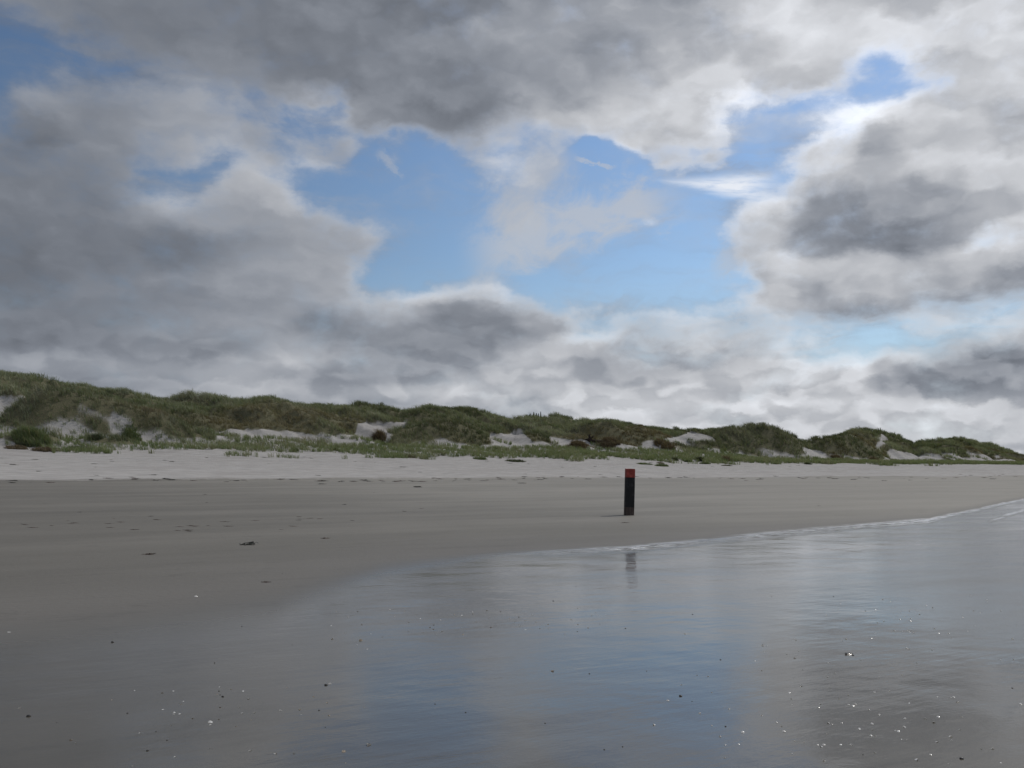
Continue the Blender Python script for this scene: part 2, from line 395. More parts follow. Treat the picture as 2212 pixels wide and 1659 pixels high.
# ------------------------------------------------------------------ terrain
# P = distance across the shore (from the sea side inland), s = bearing parameter
def interp(s, pts):
    xs = [p[0]*V2P for p in pts]; ys = [p[1]*V2P for p in pts]
    return np.interp(s, xs, ys)
RIDGE = [(-300,770),(0,800),(60,808),(130,822),(180,830),(250,843),(330,852),(420,855),(500,862),(560,856),(640,858),(720,868),(800,872),(870,882),(930,878),(1000,880),(1060,888),(1110,900),(1150,901),(1200,902),(1260,908),(1320,911),(1370,915),(1420,920),(1480,927),(1540,922),(1600,928),(1650,935),(1700,945),(1738,957),(1775,949),(1805,944),(1835,928),(1852,925),(1900,930),(1940,942),(1975,958),(2015,955),(2060,949),(2100,952),(2140,961),(2180,973),(2212,984),(2300,995),(2600,1000)]
FOOT = [(0,970),(300,978),(600,984),(900,988),(1200,994),(1500,999),(1800,1003),(2212,1005),(2600,1007)]
BENCH = [(0,930),(150,934),(300,945),(450,950),(600,944),(750,953),(850,957),(950,962),(1100,964),(1250,966),(1400,970),(1500,976),(1600,986),(1750,994),(1850,997),(2000,998),(2212,1002),(2600,1006)]
PB, PF, PN, PR = 64.0, 85.0, 97.0, 125.0
def Pof(X, Y): return 0.76*Y-0.469*X
def sof(X, Y):
    Ys = np.where(Y > 5, Y, 5)
    s = 512+FPX*X/Ys
    return np.clip(np.where(Y > 5, s, np.where(X < 0, -300, 1300)), -300, 1300)
def q_of(s): return np.maximum(0.76-0.469*(s-512)/FPX, .12)
HUMMOCK = [  # sheet x, P, half width in m across/along, height : grassy mounds at the dune toe
    (72,95,3.6,2.4,1.6),(128,95.5,4.2,2.6,2.4),(210,94.5,2.9,2.0,1.6),(296,95,3.4,2.2,1.7),(372,95,4.2,2.2,1.6),
    (70,88,2.2,1.6,.8),(240,89,2.2,1.5,.7),(930,98.5,5,2.6,1.6),(1005,97,4,2.0,1.0),(1160,98,3,1.8,1.1),(1240,97,2.6,1.8,.7),
    (1350,98.5,5,2.5,.9),(1436,97.5,3,2,.9),(1540,99,6,3,1.9),(1640,99,7,3,2.2),(1690,98,6,3,1.6),(1800,99,6,3,1.6),(1840,98,6,3,1.8)]
SLIP = [(830,103,4.5,4,-1.4),(1108,101,4,4,-.4),(10,104,6,4,-1.5),(1490,103,6,4,-.9)]
def hum_xy():
    out = []
    for sx, P, a, b, h in HUMMOCK+SLIP:
        s = sx*V2P; Y = P/q_of(s); out.append((Y*(s-512)/FPX, Y, a, b, h))
    return out
HXY = hum_xy()
def mound(a, b, seed):
    """rounded domes on a jittered lattice, 0 in the creases, 1 on top"""
    ia, ib = np.floor(a).astype(int), np.floor(b).astype(int); best = np.full(np.shape(a), 9.0)
    L1, L2, L3 = _LAT[seed], _LAT[seed+1], _LAT[seed+2]; hb = np.zeros(np.shape(a))
    for i in (-1, 0, 1):
        for j in (-1, 0, 1):
            ka, kb = (ia+i) & 255, (ib+j) & 255
            d = (a-(ia+i+.15+.7*L1[ka, kb]))**2+(b-(ib+j+.15+.7*L2[ka, kb]))**2
            m = d < best; best = np.where(m, d, best); hb = np.where(m, L3[ka, kb], hb)
    return np.sqrt(np.clip(1-best/.62, 0, 1))*(.55+.6*hb)
def H(X, Y, fine=True):
    X = np.asarray(X, float); Y = np.asarray(Y, float)
    P = Pof(X, Y); s = sof(X, Y); q = q_of(s)
    Pw = P+ (fbm(X*.03, Y*.03, 2, 2)-.5)*3.0*sstep(30, 60, P)
    zf = HC+(470-interp(s, FOOT))/FPX*PF/q
    zn = HC+(470-interp(s, BENCH))/FPX*PN/q
    zr = HC+(470+np.interp(s, [0, 500, 640, 700, 1024], [-12., -11., -7., -9., -6.])-interp(s, RIDGE))/FPX*PR/q
    z = 0.9*np.clip((Pw-15.5)/(PB-15.5), 0, 1)**1.15
    t = np.clip((Pw-PB)/(PF-PB), 0, 1); z = np.where(P > PB, .9+(zf-.9)*t**1.1, z)
    t = np.clip((P-PF)/(PN-PF), 0, 1); z = np.where(P > PF, zf+(zn-zf)*t, z)
    t = np.clip((P-PN)/(PR-PN), 0, 1); z = np.where(P > PN, zn+(zr-zn)*np.sin(t*math.pi/2)**.85, z)
    t = np.clip((P-PR)/40, 0, 1); z = np.where(P > PR, zr+(zr*.45+1.5-zr)*t*t*(3-2*t), z)
    if fine:
        g = sstep(PF-8, PN+4, P)
        nr = 1-.6*np.exp(-((P-PR)/9)**2)
        Q = 0.76*X+0.469*Y
        # diagonal hummocky relief of the grown-over face
        b = (fbm((Q+P*.9)*.13, (P-Q*.15)*.10, 3, 3)-.5)*2.4 + (1-np.abs(2*fbm((Q+P*.7)*.30, P*.16, 5, 2)-1)-.72)*1.6
        z = z+g*nr*b*sstep(0, 8, z)
        gm = sstep(PN-1, PN+5, P)
        dm = mound((Q+P*.75)*.17+fbm(X*.1, Y*.1, 3, 2), (P-Q*.25)*.15, 1)-.5
        dm2 = mound(Q*.42+fbm(X*.3, Y*.3, 5, 2), P*.36, 4)-.5
        z = z+gm*(1-.62*np.exp(-((P-PR)/8)**2))*(2.0*dm+.9*dm2)
        for hx, hy, a, bb, h in HXY:
            rx = (Q-(0.76*hx+0.469*hy))/a; ry = (P-Pof(hx, hy))/bb
            z = z+h*np.exp(-(rx*rx+ry*ry)**1.5)
        z = z+sstep(45, 70, P)*(fbm(X*.12, Y*.2, 1, 3)-.5)*.30
        z = z+sstep(18, 40, P)*(1-g)*(fbm(X*.5, Y*.9, 4, 2)-.5)*.05
    return z
def to_sheet(X, Y, Z):
    Zr = Z-HC; dep = Y*CP+Zr*SP
    dep = np.where(dep > .1, dep, .1)
    return (512+FPX*X/dep)/V2P, (384-FPX*(-Y*SP+Zr*CP)/dep)/V2P
BARE = [
 [(-60,850),(40,858),(95,862),(80,880),(45,905),(22,935),(-60,938)],
 [(159,874),(202,887),(270,900),(300,906),(262,929),(240,940),(232,920),(216,904),(189,900)],
 [(175,935),(232,938),(225,948),(180,944),(120,940)],
 [(332,908),(389,916),(424,926),(473,934),(520,926),(593,930),(674,936),(769,941),(790,912),(836,914),(880,909),(868,930),(852,946),(836,960),(782,956),(674,949),(566,945),(500,940),(460,946),(432,948),(421,930),(380,924)],
 [(1059,940),(1100,936),(1104,925),(1122,927),(1134,939),(1147,952),(1158,962),(1105,962),(1062,958)],
 [(1181,942),(1229,951),(1278,952),(1296,955),(1272,965),(1251,957),(1229,964),(1197,961)],
 [(1386,956),(1407,949),(1434,946),(1460,944),(1483,938),(1500,934),(1545,946),(1540,953),(1505,948),(1483,963),(1456,957),(1429,968),(1386,969)],
 [(1731,964),(1750,971),(1782,977),(1795,990),(1762,993),(1742,984)],
 [(1896,940),(1926,937),(1917,952),(1906,972),(1898,995),(1876,985),(1888,967),(1905,951)]]
THIN = [[(1930,968),(1966,980),(2020,981),(2087,977),(2141,985),(2212,1000),(2500,1004),(2500,1020),(2212,1017),(2128,1010),(2020,1006),(1960,1003),(1915,990)]]
def veg(X, Y, Z):
    """0..1 how much marram grass covers the point"""
    P = Pof(X, Y); u, v = to_sheet(X, Y, Z)
    wob = (fbm(X*.35, Y*.35, 6, 3)-.5)
    uj, vj = u+wob*34, v+(fbm(X*.4, Y*.4, 2, 4)-.5)*15
    g = sstep(PN-2, PN+1.5, P+wob*6)
    front = Y > 5
    for pl in BARE:
        g = np.where(inpoly(uj, vj, pl) & front & (P > PF) & (P < PR+3), g*.0, g)
    for pl in THIN:
        g = np.where(inpoly(uj, vj, pl) & front & (P < PR-2), g*sstep(.56, .70, fbm((X+Y)*.22, Y*.10, 3, 3)+.10*sstep(PF+6, PR-6, P)), g)
    for hx, hy, a, bb, h in HXY[:len(HUMMOCK)]:
        Q = 0.76*X+0.469*Y
        r = ((Q-(0.76*hx+0.469*hy))/a)**2+((P-Pof(hx, hy))/bb)**2
        g = np.maximum(g, 1-sstep(.75, 1.25, r+wob*.6))
    for k in (1, 4, 5, 6, 7):
        g = np.where(inpoly(u+wob*16, v+wob*7, BARE[k]) & front & (P > PF) & (P < PR+3), g*.0, g)
    return g

azs = np.radians(np.concatenate([np.arange(-180, -60, 4.0), np.arange(-60, -36, .6), np.arange(-36, 36, .085), np.arange(36, 60, .6), np.arange(60, 180, 4.0)]))
rad = [0.6]
while rad[-1] < 62: rad.append(rad[-1]*1.022)
while rad[-1] < 250: rad.append(rad[-1]+max(.42, (rad[-1]-62)*.0038))
while rad[-1] < 9000: rad.append(rad[-1]*1.09)
rad = np.array(rad); NA, NR = len(azs), len(rad)
RR, AA = np.meshgrid(rad, azs)                   # (NA, NR)
GX, GY = RR*np.sin(AA), RR*np.cos(AA)
GZ = H(GX, GY)
GZ = np.where(RR > 400, np.minimum(GZ, GZ*np.exp(-(RR-400)/1500)+.0), GZ)
GV = blur(veg(GX, GY, GZ), .8, .8)
co = np.stack([GX.ravel(), GY.ravel(), GZ.ravel()], 1)
idx = np.arange(NA*NR).reshape(NA, NR)
i2 = np.roll(idx, -1, 0)
quads = np.stack([idx[:, :-1], idx[:, 1:], i2[:, 1:], i2[:, :-1]], -1).reshape(-1, 4)
Pq = Pof(co[:, 0], co[:, 1])[quads].mean(1)
wobq = (fbm(co[:, 0]*.08, co[:, 1]*.08, 1, 2)-.5)[quads].mean(1)
sq = sof(co[:, 0], co[:, 1])
# where the water film ends (in P), following the shoreline of the photograph
PE = np.interp(sq, [-300, 0, 130, 278, 384, 505, 625, 741, 847, 926, 975, 1024, 1300], [8.6, 9.8, 9.9, 10.6, 13.4, 14.9, 15.0, 16.2, 17.4, 18.2, 21.5, 26.5, 48])
PEq = PE[quads].mean(1)
# seam of the dry sand
cls = np.where(Pq < PEq, 0, np.where(Pq < PB+wobq*3, 1, np.where(Pq < PF+2, 2, 3)))
def mesh_from(name, verts, faces_q, mat, attrs=None, cols=None, smooth=True):
    me = bpy.data.meshes.new(name)
    me.vertices.add(len(verts)); me.vertices.foreach_set('co', np.ascontiguousarray(verts, np.float32).ravel())
    k = faces_q.shape[1]; n = len(faces_q)
    me.loops.add(n*k); me.loops.foreach_set('vertex_index', faces_q.astype(np.int32).ravel())
    me.polygons.add(n)
    me.polygons.foreach_set('loop_start', np.arange(0, n*k, k, dtype=np.int32))
    me.update(calc_edges=True)
    if smooth: me.polygons.foreach_set('use_smooth', np.ones(n, bool))
    for nm, v in (attrs or {}).items():
        a = me.attributes.new(nm, 'FLOAT', 'POINT'); a.data.foreach_set('value', np.ascontiguousarray(v, np.float32))
    for nm, v in (cols or {}).items():
        a = me.attributes.new(nm, 'FLOAT_COLOR', 'POINT')
        v4 = np.ones((len(verts), 4), np.float32); v4[:, :3] = v; a.data.foreach_set('color', v4.ravel())
    if mat: me.materials.append(mat)
    o = bpy.data.objects.new(name, me); col.objects.link(o)
    return o

# ------------------------------------------------------------------ sand material
def new_mat(name):
    m = bpy.data.materials.new(name); m.use_nodes = True
    t = NT(m.node_tree); b = m.node_tree.nodes['Principled BSDF']
    return m, t, b
sandm, g, bs = new_mat('beach_sand')
geo = g.new('ShaderNodeNewGeometry'); pos = geo.outputs['Position']
def attr(t, nm, out='Fac'):
    a = t.new('ShaderNodeAttribute', attribute_name=nm); return a.outputs[out]
edge = attr(g, 'edge'); vg = attr(g, 'veg'); soft = attr(g, 'soft')
Pn = g.vm('DOT_PRODUCT', pos, (-0.469, 0.76, 0.0)); Qn = g.vm('DOT_PRODUCT', pos, (0.85, 0.525, 0.0))
SH = g.xyz(g.math('MULTIPLY', Qn, .28), g.math('MULTIPLY', Pn, 1.12), 0.0)      # stretched along the shore
nA = g.noise(SH, .35, 5, .55); nB = g.noise(SH, 2.2, 5, .6); nC = g.noise(pos, 9.0, 6, .62); nD = g.noise(pos, 55.0, 4, .6)
gr = g.noise(pos, 260.0, 2, .6)
nAs = g.math('SUBTRACT', nA, .5); nBs = g.math('SUBTRACT', nB, .5)
# film: edge = (PE - P); >0 inside
e1 = g.math('ADD', edge, g.math('MULTIPLY_ADD', nAs, 1.6, g.math('MULTIPLY', nBs, .9)))
wet = g.rng(g.math('DIVIDE', e1, soft), -.5, .5)
damp = g.rng(g.math('DIVIDE', e1, g.math('ADD', soft, 1.5)), -1.6, .4)
dry = g.rng(g.math('ADD', Pn, g.math('MULTIPLY_ADD', nAs, 2.2, g.math('MULTIPLY', nBs, 1.5))), PB-.5, PB+.9)
band = g.noise(SH, .12, 4, .55)
base = g.mix(g.rng(band, .3, .7, 0, 1, 'LINEAR'), (.142, .134, .115), (.196, .184, .158))
base = g.mix(g.rng(nA, .3, .75), base, g.mix(.5, base, (.222, .208, .182)))
base = g.vm('SCALE', base, scale=g.rng(g.math('MULTIPLY_ADD', nAs, 25.0, Qn), -5.0, 38.0, .62, 1.08))  # leftward dimming of the light, painted into the sand colour
base = g.mix(damp, base, (.128, .120, .108))
base = g.mix(wet, base, g.mix(g.rng(nA, .3, .7), (.068, .062, .050), (.092, .084, .069)))
dryc = g.mix(g.rng(nB, .3, .7), (.262, .251, .236), (.345, .331, .314))
# faint dark tide wrack stain near the seam and wind streaks
wr = g.math('MULTIPLY', g.rng(g.math('ABSOLUTE', g.math('SUBTRACT', Pn, g.math('MULTIPLY_ADD', nAs, 2.5, PB-.4))), 0.0, 1.8, 1, 0), g.rng(nC, .52, .7))
dryc = g.mix(g.math('MULTIPLY', g.rng(nA, .48, .68), .6), dryc, (.26, .245, .23))
base = g.mix(dry, base, dryc)
base = g.mix(g.math('MULTIPLY', wr, .7), base, (.10, .085, .065))
speck = g.math('MULTIPLY', g.rng(g.noise(g.xyz(g.math('MULTIPLY', Qn, .5), Pn, 2.0), 5.0, 3, .7), .70, .78), .55)
base = g.mix(speck, base, (.09, .08, .065))
litter = g.mix(g.rng(nC, .35, .65), (.075, .080, .042), (.12, .105, .065))
base = g.mix(g.rng(g.math('MULTIPLY_ADD', g.math('SUBTRACT', nC, .5), .6, vg), .3, .75), base, litter)
sw = g.noise(g.xyz(g.math('MULTIPLY', Qn, .10), g.math('MULTIPLY', Pn, .55), 5.0), 1.0, 3, .45)
swl = g.math('MAXIMUM', g.rng(g.math('ABSOLUTE', g.math('SUBTRACT', sw, .50)), 0, .010, 1, 0), g.rng(g.math('ABSOLUTE', g.math('SUBTRACT', sw, .42)), 0, .007, 1, 0))
base = g.vm('SCALE', base, scale=g.math('MULTIPLY_ADD', g.math('MULTIPLY', swl, g.rng(nC, .35, .6)), -.16, 1.0))
grain = g.math('MULTIPLY_ADD', g.math('SUBTRACT', gr, .5), .35, 1.0)
base = g.vm('SCALE', base, scale=grain)
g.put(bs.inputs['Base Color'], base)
rough = g.math('ADD', g.math('MULTIPLY', wet, -.49), .66)
rough = g.math('ADD', rough, g.math('MULTIPLY', g.math('MULTIPLY', nAs, wet), .45))
rough = g.math('ADD', rough, g.math('MULTIPLY', damp, -.06))
rough = g.math('ADD', rough, g.math('MULTIPLY', dry, .3))
rough = g.math('ADD', rough, g.math('MULTIPLY', nBs, .08), clamp=True)
g.put(bs.inputs['Roughness'], rough)
bs.inputs['IOR'].default_value = 1.34
g.put(bs.inputs['Specular IOR Level'], g.math('MULTIPLY_ADD', wet, .10, .32))
# bumps: sand grain relief when dry, flat with faint ripples under the film, steep wavelets at its lip
lip = g.math('MULTIPLY', g.rng(g.math('ABSOLUTE', g.math('SUBTRACT', e1, .5)), 0.0, 1.0, 1, 0), attr(g, 'lip'))
lip2 = g.math('MULTIPLY', g.rng(g.math('ABSOLUTE', g.math('SUBTRACT', e1, 6.0)), 0.0, .8, 1, 0), g.rng(Qn, 27.0, 33.0))
lip = g.math('MULTIPLY', lip, g.rng(g.noise(g.xyz(g.math('MULTIPLY', Qn, .45), 0.0, 3.0), 1.0, 3, .6), .32, .50, .35, 1.0))
lip = g.math('ADD', lip, g.math('MULTIPLY', lip2, .9), clamp=True)
rip = g.noise(g.xyz(g.math('MULTIPLY', Qn, .2), Pn, 0.0), 9.0, 3, .5)
rip2 = g.noise(g.xyz(g.math('MULTIPLY', Qn, .5), Pn, 4.0), 38.0, 2, .5)
hw = g.math('MULTIPLY_ADD', g.noise(g.xyz(g.math('MULTIPLY', Qn, .8), Pn, 9.0), .9, 3, .5), .020, g.math('MULTIPLY', rip, .0020))
hw = g.math('ADD', hw, g.math('MULTIPLY', rip2, .0008))
hw_ = g.math('MULTIPLY_ADD', rip, .0022, g.math('MULTIPLY', rip2, .0012))
hd = g.math('MULTIPLY_ADD', nC, .05, g.math('MULTIPLY_ADD', nD, .008, g.math('MULTIPLY', gr, .001)))
dunew = g.rng(Pn, 62.0, 80.0, .25, 1.6)
hd = g.math('MULTIPLY', hd, dunew)
notwet = g.math('SUBTRACT', 1.0, wet)
hl = g.math('MULTIPLY', g.noise(g.xyz(g.math('MULTIPLY', Qn, .7), Pn, 7.0), 22.0, 4, .65), g.math('MULTIPLY', lip, .075))
hh = g.math('ADD', g.math('MULTIPLY', hd, g.math('MULTIPLY', notwet, notwet)), g.math('ADD', g.math('MULTIPLY', hw, wet), hl))
bp = g.new('ShaderNodeBump'); bp.inputs['Strength'].default_value = 1.0; bp.inputs['Distance'].default_value = 1.0
g.put(bp.inputs['Height'], hh); g.l.new(bp.outputs[0], bs.inputs['Normal'])
glintm = g.math('MULTIPLY', lip, g.rng(g.noise(g.xyz(g.math('MULTIPLY', Qn, .45), Pn, 1.0), 5.0, 5, .75), .42, .54))  # sun glints along the lip, painted as white into the base colour
base2 = g.mix(glintm, base, (.82, .84, .86)); g.put(bs.inputs['Base Color'], base2)

edge_v = (PE-Pq*0 if False else PE)-Pof(co[:, 0], co[:, 1])
soft_v = np.interp(sq, [-300, 0, 250, 400, 560, 1024], [3.4, 3.2, 4.6, 3.2, 1.0, .5])
lip_v = np.interp(sq, [430, 520, 640, 720, 760, 830, 925, 960, 1024], [0, .0, .7, .15, .6, .45, 1.0, .7, .9])
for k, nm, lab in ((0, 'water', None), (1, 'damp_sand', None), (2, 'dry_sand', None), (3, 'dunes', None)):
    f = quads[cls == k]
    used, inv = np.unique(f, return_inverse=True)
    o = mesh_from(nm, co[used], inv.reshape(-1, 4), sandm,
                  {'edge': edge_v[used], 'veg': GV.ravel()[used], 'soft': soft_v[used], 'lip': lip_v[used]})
    o['kind'] = 'structure'
# the patch right under the viewer
cap = mesh_from('ground', np.array([[math.sin(a)*.6, math.cos(a)*.6, 0] for a in azs]+[[0, 0, 0]]),
                np.array([[i, (i+1) % NA, NA] for i in range(NA)]), sandm,
                {'edge': np.full(NA+1, 10.), 'veg': np.zeros(NA+1), 'soft': np.full(NA+1, .6), 'lip': np.zeros(NA+1)})
cap['kind'] = 'structure'
# ------------------------------------------------------------------ marram grass
grassm, g2, b2 = new_mat('marram_grass')
ca = attr(g2, 'Col', 'Color')
g2.put(b2.inputs['Base Color'], ca)
b2.inputs['Roughness'].default_value = .65
b2.inputs['Specular IOR Level'].default_value = .25
tr = g2.new('ShaderNodeBsdfTranslucent'); g2.put(tr.inputs[0], g2.mix(1.0, ca, (.95, .98, .62), 'MULTIPLY'))
ms = g2.new('ShaderNodeMixShader'); ms.inputs[0].default_value = .30
g2.l.new(b2.outputs[0], ms.inputs[1]); g2.l.new(tr.outputs[0], ms.inputs[2])
g2.l.new(ms.outputs[0], [n for n in g2.n if n.type == 'OUTPUT_MATERIAL'][0].inputs[0])
rg = np.random.default_rng(11)
def blades(name, px, py, pz, nb, hgt, spread, width, colr, lean=.45, wind=(-.30, -.12), mat=None, link=True):
    """px.. arrays of tuft bases; nb blades per tuft; colr (n,3) albedo per tuft"""
    n = len(px); N = n*nb
    t = np.repeat(np.arange(n), nb)
    a = rg.random(N)*2*np.pi; r = np.sqrt(rg.random(N))*np.repeat(spread, nb)
    bx = px[t]+np.cos(a)*r; by = py[t]+np.sin(a)*r; bz = pz[t]-.04
    h = hgt[t]*rg.uniform(.55, 1.1, N)
    la = a+rg.normal(0, .7, N); ln = h*np.abs(rg.normal(lean, .22, N))
    lx = np.cos(la)*ln+wind[0]*h; ly = np.sin(la)*ln+wind[1]*h
    wa = rg.random(N)*np.pi; w_ = width[t]*rg.uniform(.6, 1.3, N)*.5
    wx, wy = np.cos(wa)*w_, np.sin(wa)*w_
    V = np.empty((N, 5, 3), np.float32)
    V[:, 0] = np.stack([bx-wx, by-wy, bz], 1); V[:, 1] = np.stack([bx+wx, by+wy, bz], 1)
    mx, my, mz = bx+lx*.32, by+ly*.32, bz+h*.62
    V[:, 2] = np.stack([mx+wx*.8, my+wy*.8, mz], 1); V[:, 3] = np.stack([mx-wx*.8, my-wy*.8, mz], 1)
    V[:, 4] = np.stack([bx+lx, by+ly, bz+h*rg.uniform(.82, 1.0, N)], 1)
    b0 = np.arange(N)*5
    F = np.stack([np.stack([b0, b0+1, b0+2], 1), np.stack([b0, b0+2, b0+3], 1), np.stack([b0+3, b0+2, b0+4], 1)], 1).reshape(-1, 3)
    c = np.clip(colr[t]*rg.uniform(.82, 1.2, (N, 1))+rg.normal(0, .006, (N, 3)), .01, .6)
    straw = rg.random(N) < .07
    c[straw] = np.array([.22, .19, .12])*rg.uniform(.7, 1.2, (straw.sum(), 1))
    C = np.repeat(c[:, None, :], 5, 1); C[:, 4] *= 1.15
    return mesh_from(name, V.reshape(-1, 3), F, mat or grassm, cols={'Col': C.reshape(-1, 3)}, smooth=False)
def colmix(n, f, *cs):
    cs = np.array(cs); i = np.clip(f, 0, .9999)*(len(cs)-1); k = i.astype(int); f = (i-k)[:, None]
    return cs[k]*(1-f)+cs[k+1]*f
# candidate points: jittered in P / bearing, a constant spacing on the ground
def cand(P0, P1, dens, s0=-90, s1=1110):
    """uniform over the ground in the strip P0..P1 seen between bearings s0..s1"""
    # sample in world box and reject
    q0 = 0.76-0.469*(s1-512)/FPX
    Ymax = P1/q0; n = int(dens*2*Ymax*.62*Ymax)
    X = rg.uniform(-.64*Ymax, .64*Ymax, n); Y = rg.uniform(30, Ymax, n)
    P = Pof(X, Y); s = 512+FPX*X/Y
    k = (P > P0) & (P < P1) & (s > s0) & (s < s1)
    return X[k], Y[k]
X, Y = cand(PF+3, PR+5, 5.2)
Z = H(X, Y); v_ = veg(X, Y, Z)
far = np.clip(Y/110, 1, 2.4)
keep = (v_ > rg.uniform(.15, .9, len(X))) & (rg.random(len(X)) < 1.35/far**1.0)
X, Y, Z, far = X[keep], Y[keep], Z[keep], far[keep]
Pg = Pof(X, Y); Qg = .76*X+.469*Y
cl = fbm(X*.42, Y*.42, 2, 2); cl2 = fbm((Qg+.7*Pg)*.09, Pg*.09, 4, 3); cl3 = fbm(X*.05, Y*.05, 6, 2)
tone = np.clip((cl-.5)*1.5+(cl2-.5)*2.0+.5, 0, 1)
cg = colmix(len(X), tone, (.098, .113, .060), (.142, .163, .090), (.190, .210, .126), (.24, .25, .175))
# reddish brown scrub low on the face
onm = np.zeros(len(X))
for hx, hy, a_, b_, h_ in HXY[:len(HUMMOCK)]:
    onm = np.maximum(onm, np.exp(-((Qg-(.76*hx+.469*hy))/a_)**2-((Pg-Pof(hx, hy))/b_)**2))
cg = cg*(1-.30*onm[:, None])
red = sstep(.50, .68, fbm(X*.11+9, Y*.09, 5, 3))*sstep(PN+13, PN+1, Pg)*.0+np.clip(sstep(.44, .62, fbm(X*.12+9, Y*.10, 5, 3))*(1-sstep(PN+4, PN+14, Pg)), 0, 1)
cg = cg*(1-red[:, None]*.55)+np.array([.150, .098, .058])*red[:, None]*.55
hg = (.48+.55*cl+.35*(cl2-.5))*np.where(red > .5, .7, 1.0)
print('marram tufts', len(X))
go = blades('marram_grass', X, Y, Z, 13, hg, np.full(len(X), .20)*far**.5, .034*far**.9, cg)
tag(go, 'dense olive green marram grass covering the dune faces', 'grass', kind='stuff')
# younger sparse grass on the flat in front of the dunes
X, Y = cand(PF-4, PN+3, 8.0)
Z = H(X, Y); P = Pof(X, Y); s = sof(X, Y); v_ = veg(X, Y, Z)
frac = (P-PF)/(PN-PF)
pat = fbm(X*.22, Y*.30, 3, 3)
right = sstep(780, 960, s)
thr = .60-.58*sstep(-.05, .40, frac)+.16*right
keep = (pat > thr) & (v_ < .5) & (rg.random(len(X)) < .62) & (frac > -.25)
keep &= ~((frac > .80) & (pat < .62))
X, Y, Z = X[keep], Y[keep], Z[keep]; far = np.clip(Y/100, 1, 2.4)
cl = fbm(X*.6, Y*.6, 5, 2)
cg = colmix(len(X), cl*1.1, (.105, .135, .060), (.14, .175, .080), (.185, .21, .11), (.23, .23, .15))
print('young tufts', len(X))
go2 = blades('young_marram_grass', X, Y, Z, 11, .38+.42*cl, np.full(len(X), .16)*far**.5, .032*far**.9, cg, lean=.30, wind=(-.18, -.08))
tag(go2, 'sparse bright green marram grass tufts on pale sand at the dune foot', 'grass', kind='stuff')
# ------------------------------------------------------------------ things
def ground_at(u, v):
    """point of the ground seen at sheet position (u, v)"""
    px, py = u*V2P, v*V2P
    d = np.array([(px-512)/FPX, CP+(py-384)/FPX*SP*1.0, 0.0]); zz = SP-(py-384)/FPX*CP
    d = np.array([(px-512)/FPX, CP+SP*(py-384)/FPX, zz])
    t = np.concatenate([np.arange(2, 60, .02), np.arange(60, 400, .06)])
    X, Y, Z = d[0]*t, d[1]*t, HC+d[2]*t
    hit = np.nonzero(Z < H(X, Y))[0]
    if len(hit) == 0: return None
    i = hit[0]; return float(X[i]), float(Y[i]), float(H(X[i], Y[i]))
def simple_mat(name, colr, rough=.7, spec=.3, var=.25, scale=20.0, bump=.0, col2=None):
    m, t, b = new_mat(name)
    tcn = t.new('ShaderNodeTexCoord'); o = tcn.outputs['Object']
    n = t.noise(o, scale, 5, .6)
    c2 = col2 or tuple(max(0, c*(1-var*1.6)) for c in colr)
    t.put(b.inputs['Base Color'], t.mix(t.rng(n, .3, .7), c2, tuple(min(1, c*(1+var)) for c in colr)))
    b.inputs['Roughness'].default_value = rough; b.inputs['Specular IOR Level'].default_value = spec
    if bump:
        bp = t.new('ShaderNodeBump'); bp.inputs['Distance'].default_value = bump; t.put(bp.inputs['Height'], n)
        t.l.new(bp.outputs[0], b.inputs['Normal'])
    return m
def bm_obj(name, bm, mat, parent=None, smooth=False):
    me = bpy.data.meshes.new(name); bm.to_mesh(me); bm.free()
    if smooth:
        for p in me.polygons: p.use_smooth = True
    me.materials.append(mat)
    o = bpy.data.objects.new(name, me); col.objects.link(o)
    if parent: o.parent = parent
    return o
rnd = random.Random(5)
# --- the beach post : square timber, black, red head, weathered foot
def wood_mat(name, c1, c2, rough, rust=0.0):
    m, t, b = new_mat(name)
    o = t.new('ShaderNodeTexCoord').outputs['Object']
    st = t.vm('MULTIPLY', o, (26.0, 26.0, 1.6))
    n = t.noise(st, 1.0, 6, .6, .3); n2 = t.noise(o, 5.0, 5, .65)
    c = t.mix(t.rng(n, .3, .7), c1, c2)
    c = t.mix(t.math('MULTIPLY', t.rng(n2, .52, .70), .6), c, tuple(min(1, x*1.7+.02) for x in c2))
    t.put(b.inputs['Base Color'], c); b.inputs['Roughness'].default_value = rough
    b.inputs['Specular IOR Level'].default_value = .25
    bp = t.new('ShaderNodeBump'); bp.inputs['Distance'].default_value = .006; t.put(bp.inputs['Height'], n)
    t.l.new(bp.outputs[0], b.inputs['Normal'])
    return m
m_black = wood_mat('tarred_timber', (.009, .010, .010), (.018, .018, .018), .8)
m_red = wood_mat('red_paint', (.17, .026, .019), (.25, .040, .030), .6)
m_foot = wood_mat('weathered_timber', (.035, .024, .020), (.075, .058, .050), .85)
post = bpy.data.objects.new('beach_post', None); col.objects.link(post)
py_ = 33.3; px_ = (1355.5*V2P-512)/FPX*py_*1.005
post.location = (px_, py_, float(H(px_, py_)))
post.rotation_euler = (R(.6), R(1.9), R(4))
tag(post, 'square black timber beach pole with a red painted head standing alone on damp sand', 'beach pole')
